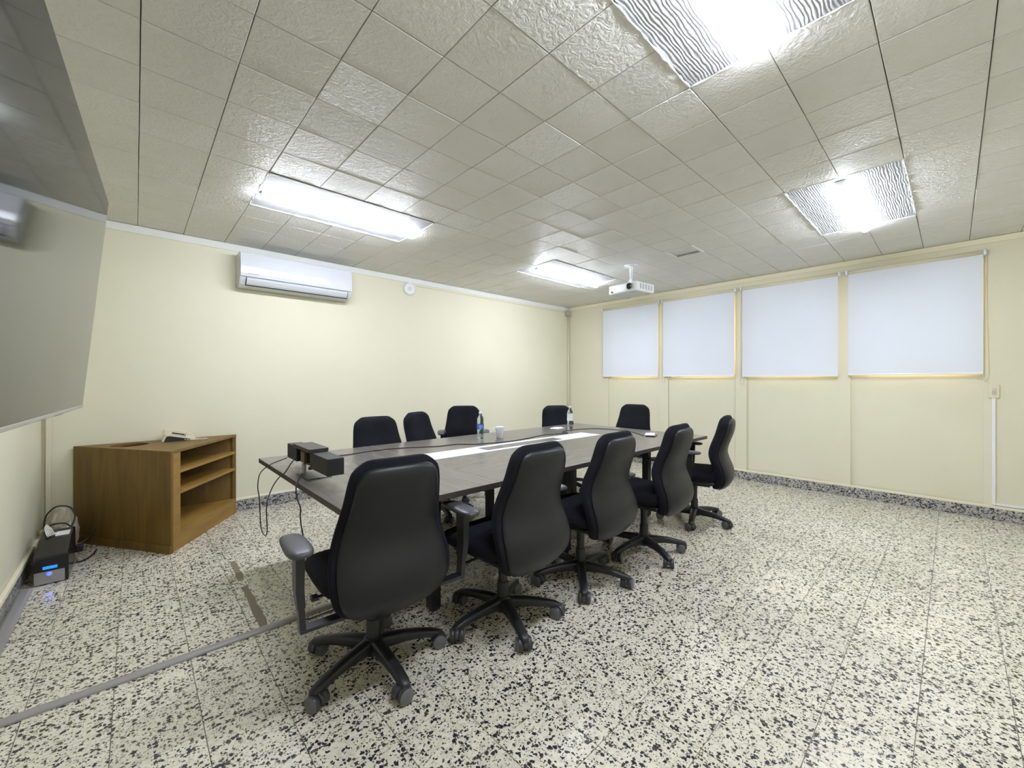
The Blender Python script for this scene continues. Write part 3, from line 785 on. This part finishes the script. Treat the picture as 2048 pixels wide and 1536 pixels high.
# ------------------------------------------------------------------ corner cabinet
P0, P1, P1b, P2 = Vector((0.190, 3.900)), Vector((0.716, 4.712)), Vector((0.716, 4.733)), Vector((-0.362, 4.733))
root = tag(empty('corner_cabinet', (0.19, 4.5, 0)), 'brown wooden corner cabinet with open shelves and a round hole in its top', 'cabinet')
def cp(m, nm, mt): m.bm.transform(Matrix.Translation(-root.location)); return m.build(nm, mt, root)
fd = (P1 - P0).normalized(); fn = Vector((-fd.y, fd.x))            # along the open front; into the cabinet
sd = (P2 - P0).normalized(); sn_ = Vector((sd.y, -sd.x))           # along the left side; into the cabinet
FL, SL = (P1 - P0).length, (P2 - P0).length
CZ = 0.756
def quad(a0, d, n, s0, s1, d0, d1): return [tuple(a0 + d * s + n * e) for s, e in ((s0, d0), (s1, d0), (s1, d1), (s0, d1))]
# top slab with the round hole
outer = [P0 - fd * 0.004 - sd * 0.004, P1 + fd * 0.003, P1b, P2]
hc, hr = Vector((-0.035, 4.535)), 0.118
hole = [hc + Vector((math.cos(2 * PI * k / 36), math.sin(2 * PI * k / 36))) * hr for k in range(36)]
allp = outer + hole
tris = tessellate_polygon([[Vector((p.x, p.y, 0)) for p in outer], [Vector((p.x, p.y, 0)) for p in hole]])
m = MB(); lo = [m.bm.verts.new((p.x, p.y, CZ - 0.02)) for p in allp]; hi = [m.bm.verts.new((p.x, p.y, CZ)) for p in allp]
for a_, b_, c_ in tris:
    m.bm.faces.new((lo[a_], lo[b_], lo[c_])); m.bm.faces.new((hi[a_], hi[b_], hi[c_]))
for rng in (range(0, 4), range(4, 40)):
    rng = list(rng)
    for i in range(len(rng)):
        i0, i1 = rng[i], rng[(i + 1) % len(rng)]
        m.bm.faces.new((lo[i0], lo[i1], hi[i1], hi[i0]))
cp(m, 'top', M_cab)
zt = CZ - 0.0205
cp(MB().prism(quad(P0, sd, sn_, 0, SL, 0, 0.018), 0.062, zt), 'side_panel', M_cab)
cp(MB().prism(quad(P0, fd, fn, 0.019, 0.113, 0, 0.02), 0.0, zt), 'front_stile', M_cabin)
cp(MB().prism(quad(P0, fd, fn, 0.1132, FL, 0, 0.02), 0.0, 0.125), 'bottom_rail', M_cabin)
cp(MB().prism(quad(P0, fd, fn, FL - 0.02, FL, 0.0202, 0.035), 0.125, zt), 'end_panel', M_cab)
cp(MB().prism([(P1b.x, P1b.y), (P2.x + 0.03, P2.y), (P2.x + 0.03, P2.y - 0.012), (P1b.x, P1b.y - 0.012)], 0.0, zt), 'back_panel', M_cab)
cp(MB().prism(quad(P0, sd, sn_, 0, SL, -0.008, 0.018), 0.0, 0.0615), 'plinth', M_cab)
def inner(z0, z1, nm):
    q = [P0 + fd * 0.1135 + fn * 0.001, P0 + fd * (FL - 0.021) + fn * 0.001, Vector((0.69, 4.718)), Vector((-0.30, 4.718)), P0 + sd * 0.13 + sn_ * 0.0185]
    cp(MB().prism([tuple(v) for v in q], z0, z1), nm, M_cabin)
inner(0.1255, 0.140, 'bottom_shelf')
inner(0.416, 0.438, 'shelf'); inner(0.574, 0.596, 'shelf')

# desk telephone
root = tag(empty('telephone', (0.28, 4.615, CZ)), 'cream desk telephone with a corded handset on the corner cabinet', 'telephone')
prof = [(-0.112, 0.0), (-0.118, 0.004), (-0.100, 0.050), (-0.085, 0.060), (-0.060, 0.060), (0.10, 0.018), (0.115, 0.008), (0.115, 0.0)]
MB().prism(prof, -0.088, 0.095, 'y', 0.003).build('body', M_beige, root)
MB().prism([(-0.105, 0.0005), (-0.088, 0.045), (-0.07, 0.049), (0.075, 0.012), (0.07, 0.0005)], -0.0895, -0.0882, 'y').build('underside_shade', M_black, root)  # thin black sheet on the near side, painted in as underside shadow
MH = Matrix.Translation((-0.005, -0.052, 0.048)) @ Matrix.Rotation(R(14.5), 4, 'Y')
m = MB(); m.loft([[(x, y * w, z + (0.026 if t > 0 else th)) for y, t in ((-0.024, 0), (0.024, 0), (0.024, 1), (-0.024, 1))] for x, z, w, th in
    ((-0.110, 0.0, 0.9, -0.006), (-0.100, 0.006, 1.05, -0.016), (-0.062, 0.010, 1.05, -0.018), (-0.050, 0.012, 0.9, 0.006), (0.040, 0.012, 0.9, 0.006), (0.052, 0.010, 1.05, -0.016), (0.092, 0.004, 1.05, -0.016), (0.104, -0.004, 0.9, -0.006))], smooth=False)
m.bm.transform(MH); m.build('handset', M_cream, root)
MB().box(-0.048, 0.038, -0.020, 0.020, -0.004, 0.005, M=MH @ Matrix.Translation((0, 0, 0.0115))).build('grip_shade', M_gap, root)  # dark block standing in for the shade below the grip
for i in range(4):
    for j in range(3):
        MB().box(0.005 + i * 0.018, 0.015 + i * 0.018, 0.02 + j * 0.02, 0.033 + j * 0.02, 0, 0.004, 0.001, 1, M=Matrix.Translation((0, 0, 0.0435 - (i * 0.018 + 0.01) * 0.262))).build('key', M_gap if (i + j) % 3 else M_wplast2, root)
m = MB(); pts = []
path = [Vector((0.10, -0.07, 0.012)), Vector((0.17, -0.10, 0.009)), Vector((0.19, -0.15, 0.009)), Vector((0.12, -0.145, 0.009)), Vector((0.03, -0.105, 0.010))]
N = 150
for i in range(N + 1):
    u = i / N * (len(path) - 1); k = min(int(u), len(path) - 2); q = path[k].lerp(path[k + 1], u - k)
    pts.append(q + Vector((0, math.cos(i * 0.9) * 0.005, math.sin(i * 0.9) * 0.005)))
m.sweep(pts, 0.0022, 5, 1); m.build('coiled_cord', M_cream, root)

# ------------------------------------------------------------------ power supply on the floor
root = tag(empty('power_supply', (-0.389, 4.05, 0)), 'black and silver power supply box with a blue light on the floor', 'power supply')
pr = [(-0.205, 0.004), (-0.205, 0.165), (-0.20, 0.175), (-0.01, 0.236), (0.21, 0.236), (0.21, 0.004)]
MB().prism(pr, -0.074, 0.074, 'x', 0.004).build('case', M_blackg, root)
MB().box(-0.072, 0.058, -0.2085, -0.2052, 0.006, 0.082, 0.001, 1).build('silver_panel', M_grey_metal, root)
MB().box(-0.036, 0.026, -0.2085, -0.2052, 0.096, 0.114, 0.001, 1).build('display', mat('lit_blue_display', (0.02, 0.2, 0.8, 1), 0.3, emis=(0.01, 0.22, 1.0, 1), estr=0.30), root)
MB().lathe([(0.012, 0.2086), (0.012, 0.2105), (0.008, 0.2115)], 20, Matrix.Translation((-0.008, 0, 0.066)) @ MX).build('power_button', mat('lit_blue_button', (0.02, 0.05, 0.8, 1), 0.3, emis=(0.03, 0.05, 1.0, 1), estr=1.6), root)
MB().box(-0.005, 0.060, 0.01, 0.10, 0.2365, 0.246, 0.002).build('white_adaptor', M_wplast, root)
for s in (-1, 1): MB().box(s * 0.05 - 0.012, s * 0.05 + 0.012, -0.18, 0.18, 0.0, 0.0038).build('foot', M_black, root)
# clutter on and behind it
m = MB()
for k in range(5):
    z = 0.2395 + 0.001 * k; dy = 0.012 * k
    m.sweep([(-0.436 - 0.004 * k, 4.40, 0.10 + z * 0.3), (-0.449, 4.28 - dy, z + 0.03), (-0.446 + 0.008 * k, 4.13 - dy, z + 0.045), (-0.425 + 0.006 * k, 4.04 + dy, z + 0.012), (-0.42 + 0.01 * k, 4.10, z + 0.003)], 0.0035, 6, 5)
tag(m.build('white_cable', M_wcable), 'bundle of white cables draped over the left of the power supply', 'cable')
m = MB()
m.sweep([(-0.345, 4.262, 0.10), (-0.345, 4.285, 0.20), (-0.322, 4.32, 0.29), (-0.35, 4.36, 0.355), (-0.41, 4.38, 0.37), (-0.45, 4.40, 0.34), (-0.475, 4.41, 0.29), (-0.478, 4.40, 0.22), (-0.46, 4.37, 0.235), (-0.42, 4.34, 0.255), (-0.37, 4.31, 0.255), (-0.335, 4.29, 0.225)], 0.005, 8, 6)
tag(m.build('power_cable', M_cable), 'black cable looping up above the power supply box', 'cable')
m = MB()
m.sweep([(-0.31, 4.24, 0.10), (-0.27, 4.27, 0.115), (-0.235, 4.33, 0.135), (-0.225, 4.40, 0.155)], 0.006, 8, 6)
m.sweep([(-0.31, 4.16, 0.008), (-0.27, 4.17, 0.007), (-0.23, 4.26, 0.007), (-0.215, 4.37, 0.007)], 0.005, 8, 6)
m.box(-0.313, -0.275, 4.20, 4.24, 0.06, 0.11, 0.006)
tag(m.build('plug_cable', M_cable), 'black plug and cable between the power supply and the cabinet', 'cable')
# crumpled plastic bag behind
m = MB(); secs = []
rb = random.Random(3)
for i in range(9):
    s = i / 8; z = 0.002 + s * 0.335; r_ = 0.10 * math.sin(PI * (0.16 + 0.74 * s)) + 0.008
    secs.append([(-0.40 + 0.85 * r_ * math.cos(2 * PI * k / 20) * (1 + 0.22 * rb.uniform(-1, 1)), 4.485 + 0.10 * r_ / 0.1 * math.sin(2 * PI * k / 20) * (1 + 0.22 * rb.uniform(-1, 1)), z + 0.012 * rb.uniform(-1, 1) * (0 < i < 8)) for k in range(20)])
m.loft(secs, smooth=False)
tag(m.build('plastic_bag', mat('grey_plastic_film', (0.42, 0.38, 0.29, 1), 0.35)), 'crumpled grey plastic bag standing behind the power supply in the corner', 'bag')

# ------------------------------------------------------------------ floor covers and tape
def cover(name, x0, x1, y, w, h, lab):
    prof = [(y + w / 2 * math.cos(PI * k / 10), 0.0005 + h * math.sin(PI * k / 10) ** 0.7) for k in range(11)]
    o = MB().prism(prof, x0, x1, 'x').build(name, M_cover); smooth_by_angle(o.data, 50); return tag(o, lab, 'cable cover')
cover('floor_cable_cover', XL + 0.085, 1.15, 2.392, 0.052, 0.013, 'grey rounded cable cover crossing the floor towards the table')
prof = [(-0.0, 0.0005), (0.0, 0.012), (0.012, 0.017), (0.040, 0.017), (0.052, 0.008), (0.055, 0.0005)]
tag(MB().prism([(XL + 0.017 + a_, z) for a_, z in prof], 0.3, 3.80, 'y').build('skirting_cable_cover', M_cover), 'grey cable cover lying along the foot of the left wall', 'cable cover')
for (y0, y1, w, lab) in ((2.425, 2.98, 0.042, 'longer strip of worn brown tape on the floor ending at the cable cover'), (3.09, 3.45, 0.040, 'shorter torn strip of brown tape on the floor nearer the cabinet')):
    n = 14; xs = lambda y: 0.492 + 0.012 * (y - 2.4)
    left = [(xs(y0 + (y1 - y0) * i / n) - w / 2 + rnd.uniform(-0.004, 0.004), y0 + (y1 - y0) * i / n) for i in range(n + 1)]
    right = [(xs(y0 + (y1 - y0) * i / n) + w / 2 + rnd.uniform(-0.010, 0.002), y0 + (y1 - y0) * i / n) for i in range(n + 1)]
    tag(MB().prism(left + right[::-1], 0.0003, 0.0010).build('floor_tape', M_tape), lab, 'tape', 'worn tape on the floor')

# ------------------------------------------------------------------ things on the table
Z = TZ
root = tag(empty('video_bar', (0.725, 2.43, Z)), 'black video conference bar on a short stand at the left end of the table', 'video bar')
def vp(m, nm, mt): m.bm.transform(Matrix.Translation((-0.725, -2.43, 0))); return m.build(nm, mt, root)
vp(MB().box(0.688, 0.770, 2.075, 2.345, 0.062, 0.147, 0.002), 'speaker', M_black)
vp(MB().box(0.688, 0.770, 2.590, 2.785, 0.062, 0.147, 0.002), 'speaker', M_black)
vp(MB().box(0.700, 0.768, 2.3452, 2.5898, 0.066, 0.143, 0.002), 'bridge', M_blackg)
vp(MB().box(0.672, 0.775, 2.315, 2.600, 0.1472, 0.168, 0.002), 'camera_head', mat('dark_grey_casing', (0.030, 0.026, 0.027, 1), 0.4))
vp(MB().box(0.684, 0.6998, 2.43, 2.50, 0.075, 0.135, 0.002), 'rear_bracket', mat('bronze_bracket', (0.10, 0.075, 0.05, 1), 0.5))
vp(MB().box(0.690, 0.706, 2.465, 2.500, 0.006, 0.0655, 0.002), 'stand_post', M_grey_metal)
vp(MB().box(0.676, 0.800, 2.335, 2.540, 0.0005, 0.0055, 0.001), 'stand_foot', mat('dark_stand_metal', (0.16, 0.16, 0.165, 1), 0.4, metal=0.5))
m = MB(); m.sweep([(0.70, 2.40, 0.050), (0.74, 2.36, 0.060)], 0.009, 8, 1); vp(m, 'cable_boot', M_black)

m = MB()
m.sweep([(0.680, 2.770, Z + 0.06), (0.655, 2.82, Z + 0.040), (0.625, 2.90, Z + 0.010), (0.600, 2.99, Z - 0.035), (0.592, 3.07, 0.655), (0.590, 3.10, 0.575), (0.590, 3.05, 0.50), (0.590, 3.02, 0.36), (0.590, 2.985, 0.322), (0.590, 2.93, 0.312), (0.590, 2.865, 0.325), (0.590, 2.84, 0.37), (0.590, 2.855, 0.51), (0.590, 2.73, 0.635), (0.600, 2.62, 0.715), (0.620, 2.56, Z + 0.014), (0.650, 2.56, Z + 0.06), (0.680, 2.585, Z + 0.085)], 0.0032, 8, 6)
tag(m.build('video_cable', M_cable), 'thin black cable looping down off the left end of the table', 'cable')
m = MB()
m.sweep([(0.690, 2.475, Z + 0.012), (0.655, 2.42, Z + 0.004), (0.622, 2.33, Z + 0.004), (0.606, 2.29, Z - 0.02), (0.602, 2.26, 0.68), (0.602, 2.20, 0.64), (0.602, 2.205, 0.60), (0.602, 2.19, 0.56), (0.602, 2.16, 0.50), (0.602, 2.25, 0.41), (0.604, 2.26, 0.34), (0.606, 2.31, 0.20), (0.62, 2.325, 0.07), (0.66, 2.33, 0.010), (0.74, 2.33, 0.0045), (0.95, 2.335, 0.0045), (1.10, 2.33, 0.0045)], 0.0032, 8, 6)
tag(m.build('table_cable', M_cable), 'thin black cable hanging from the table edge behind the nearest chair', 'cable')
m = MB()
zc = Z + 0.0036
m.sweep([(0.74, 2.79, Z + 0.05), (0.80, 2.86, Z + 0.02), (0.90, 2.93, zc)] + [(x, y, zc) for x, y in ((1.038, 2.949), (1.133, 2.945), (1.255, 2.97), (1.414, 2.974), (1.533, 2.955), (1.704, 2.87), (1.835, 2.825), (1.986, 2.810), (2.077, 2.72), (2.238, 2.672), (2.39, 2.643), (2.62, 2.66), (2.90, 2.72), (3.10, 2.69), (3.234, 2.664), (3.26, 2.70), (3.23, 2.725), (3.28, 2.765), (3.40, 2.80), (3.52, 2.80), (3.63, 2.776), (3.78, 2.69), (3.84, 2.50), (3.78, 2.25), (3.62, 2.03))], 0.0034, 8, 5)
tag(m.build('charging_cable', M_cable), 'long thin black cable snaking along the table top past the white strip', 'cable')

M_pet = mat('clear_bottle_plastic', (0.80, 0.93, 0.98, 1), 0.08); M_pet.node_tree.nodes['Principled BSDF'].inputs['Transmission Weight'].default_value = 0.92
M_pet.node_tree.nodes['Principled BSDF'].inputs['IOR'].default_value = 1.15
def bottle(x, y, lab, kind):
    root = tag(empty('water_bottle', (x, y, Z)), lab, 'bottle', 'water bottles on the table')
    pr = [(0.020, 0.001), (0.029, 0.004), (0.0315, 0.014)]
    for k in range(5): pr += [(0.0315, 0.02 + k * 0.014), (0.0295, 0.027 + k * 0.014)]
    pr += [(0.0315, 0.088), (0.0315, 0.136)]
    for k in range(3): pr += [(0.0300, 0.142 + k * 0.013), (0.0315, 0.149 + k * 0.013)]
    pr += [(0.0300, 0.186), (0.024, 0.202), (0.016, 0.216), (0.0125, 0.222), (0.0125, 0.229)]
    MB().lathe(pr, 28).build('body', M_pet, root)
    MB().lathe([(0.0152, 0.2292), (0.0152, 0.2445), (0.0135, 0.247)], 24).build('cap', M_wplast, root)
    if kind == 0:
        lb = MB(); lb.lathe([(0.0322, 0.089), (0.0322, 0.135)], 40, cap=False); lb = lb.build('label', M_blabel, root)
        tm = text_mesh('ALPINE', 0.017)
        a0 = math.atan2(-y, -x)
        for v in tm.vertices:
            th = a0 + v.co.x / 0.0326
            v.co = Vector((0.0326 * math.cos(th), 0.0326 * math.sin(th), 0.113 + v.co.y))
        tm.materials.append(M_paper); link('lettering', tm, lb)
        m = MB(); m.lathe([(0.0324, 0.125), (0.0324, 0.130)], 8, cap=False)
        for z0, z1, w in ((0.1245, 0.1285, 0.28), (0.096, 0.103, 0.22)):
            g_ = MB(); n = 8
            top = [(0.0325 * math.cos(a0 - w + 2 * w * k / n), 0.0325 * math.sin(a0 - w + 2 * w * k / n)) for k in range(n + 1)]
            for k in range(n): g_.face([(*top[k], z0), (*top[k + 1], z0), (*top[k + 1], z1), (*top[k], z1)])
            g_.build('label_mark', M_pale, lb)
        m.bm.free()
    else:
        lb = MB(); lb.lathe([(0.0330, 0.088), (0.0335, 0.170)], 40, cap=False); lb.build('label', M_paper, root)
def blabel():
    m = mat('blue_bottle_label', (0.02, 0.13, 0.62, 1), 0.35); t = NT(m)
    co = t.n('ShaderNodeTexCoord'); s = t.n('ShaderNodeSeparateXYZ'); t.l(co.outputs['Object'], s.inputs[0])
    z = t.math('MULTIPLY', t.math('SUBTRACT', s.outputs['Z'], 0.089), 1 / 0.046, clamp=True)
    t.l(t.ramp(z, [(0.0, (0.03, 0.35, 0.25, 1)), (0.15, (0.02, 0.14, 0.62, 1)), (0.6, (0.02, 0.10, 0.50, 1)), (1.0, (0.12, 0.22, 0.78, 1))]), t.p.inputs['Base Color'])
    return m
M_blabel = blabel(); M_pale = mat('pale_blue_print', (0.45, 0.72, 0.85, 1), 0.4)
bottle(2.335, 2.955, 'clear water bottle with a blue label beside the white mug', 0)
bottle(3.600, 2.930, 'clear water bottle wrapped in a white label near the far table corner', 1)

root = tag(empty('coffee_mug', (2.492, 2.862, Z)), 'white coffee mug with an angled handle beside the blue-labelled bottle', 'mug')
MB().lathe([(0.028, 0.0005), (0.031, 0.003), (0.041, 0.105), (0.0415, 0.108), (0.038, 0.108), (0.030, 0.010), (0.004, 0.008)], 32).build('cup', mat('white_ceramic', (0.80, 0.81, 0.85, 1), 0.12), root)
m = MB(); th = R(165)
d = Vector((math.cos(th), math.sin(th), 0))
m.sweep([tuple(d * r_ + Vector((0, 0, z))) for r_, z in ((0.036, 0.092), (0.055, 0.097), (0.066, 0.088), (0.062, 0.065), (0.050, 0.036), (0.033, 0.020))], 0.0055, 8, 6)
m.build('handle', bpy.data.materials['white_ceramic'], root)

def napkin(x, y, w, d, rz, lab, nm='paper_napkin', z=Z):
    m = MB(); r_ = random.Random(int(x * 100)); n = 6; gv = {}
    for s, off in ((0, 0.0), (1, 0.004)):
        for i in range(n + 1):
            for j in range(n + 1):
                u, v = i / n - 0.5, j / n - 0.5
                gv[s, i, j] = m.bm.verts.new((u * w + r_.uniform(-.004, .004), v * d + r_.uniform(-.004, .004), 0.0008 + off * (1 + 2.2 * r_.random()) * (1 - abs(2 * u) ** 4 * 0.7)))
    for i in range(n):
        for j in range(n):
            for s in (0, 1): m.bm.faces.new((gv[s, i, j], gv[s, i + 1, j], gv[s, i + 1, j + 1], gv[s, i, j + 1]))
    for i in range(n):
        for a_, b_ in (((i, 0), (i + 1, 0)), ((i, n), (i + 1, n)), ((0, i), (0, i + 1)), ((n, i), (n, i + 1))):
            m.bm.faces.new((gv[0, a_[0], a_[1]], gv[0, b_[0], b_[1]], gv[1, b_[0], b_[1]], gv[1, a_[0], a_[1]]))
    o = m.build(nm, M_paper); o.location = (x, y, z); o.rotation_euler = (0, 0, rz)
    return tag(o, lab, 'napkin')
napkin(3.50, 3.02, 0.17, 0.10, 0.15, 'folded white napkin beside the white-labelled bottle')
root = tag(empty('mobile_phone', (3.68, 1.985, Z)), 'black mobile phone lying on the table under a white paper', 'phone')
root.rotation_euler = (0, 0, R(20))
MB().box(-0.085, 0.085, -0.045, 0.045, 0.0005, 0.0095, 0.004).build('body', M_blackg, root)
MB().box(-0.080, 0.080, -0.040, 0.040, 0.0096, 0.0100).build('screen', mat('phone_glass', (0.05, 0.06, 0.08, 1), 0.1), root)
napkin(3.69, 2.005, 0.16, 0.085, R(24), 'white paper lying on the black mobile phone', 'paper_slip', Z + 0.0102)

# ------------------------------------------------------------------ projector on the ceiling
yaw = R(-5.5)
root = tag(empty('projector', (4.165, 2.495, 2.262), yaw), 'white projector hanging from the ceiling on a short white mount', 'projector')
M_proj = mat('projector_white', (0.78, 0.80, 0.82, 1), 0.4); M_projb = mat('projector_underside', (0.62, 0.63, 0.62, 1), 0.5)
MB().box(-0.165, 0.165, -0.188, 0.188, 0.004, 0.104, 0.012, 3).build('body', M_proj, root)
MB().box(-0.155, 0.155, -0.178, 0.178, 0.0, 0.0042, 0.001).build('base_plate', M_projb, root)
m = MB(); m.box(-0.1695, -0.1652, -0.155, -0.045, 0.018, 0.094, 0.002); m.build('lens_surround', M_wplast2, root)
MB().lathe([(0.030, 0.1696), (0.034, 0.1760), (0.034, 0.1810), (0.026, 0.1812), (0.020, 0.1722)], 28, Matrix.Translation((0, -0.10, 0.056)) @ Matrix.Rotation(-PI / 2, 4, 'Y')).build('lens', M_blackg, root)
MB().box(-0.1668, -0.1652, 0.143, 0.154, 0.020, 0.040).build('logo_mark', M_navy, root); MB().box(-0.1668, -0.1652, 0.126, 0.141, 0.018, 0.038).build('logo_mark', M_navy, root)
for k in range(9):
    for s in (-1, 1):
        x = -0.10 + k * 0.026
        MB().box(x, x + 0.013, s * 0.189 - 0.0010, s * 0.189 + 0.0010, 0.026, 0.086).build('vent_slat', M_wplast2 if k % 2 else M_grey_metal, root)
for x, y in ((-0.11, -0.10), (0.12, 0.12), (0.12, -0.12)):
    MB().lathe([(0.016, -0.006), (0.018, -0.0002)], 16, Matrix.Translation((x, y, 0))).build('foot', M_projb, root)
hgt = H - 2.262
m = MB(); m.lathe([(0.016, 0.175), (0.019, hgt - 0.03), (0.021, hgt - 0.012)], 18, Matrix.Translation((0.0, 0.0, 0))); m.build('mount_pole', M_wplast, root)
MB().lathe([(0.030, hgt - 0.0122), (0.075, hgt - 0.008), (0.078, hgt - 0.003)], 28).build('ceiling_plate', M_wplast, root)
m = MB(); m.lathe([(0.020, -0.02), (0.020, 0.02)], 14, Matrix.Translation((0, 0, 0.160)) @ Matrix.Rotation(PI / 2, 4, 'Y')); m.build('swivel_joint', M_wplast2, root)
m = MB(); m.loft([[(sx * 0.045, sy * 0.045, 0.1045) for sx, sy in ((-1, -1), (1, -1), (1, 1), (-1, 1))], [(sx * 0.016, sy * 0.018, 0.158) for sx, sy in ((-1, -1), (1, -1), (1, 1), (-1, 1))]], smooth=False); m.build('mount_bracket', M_wplast, root)
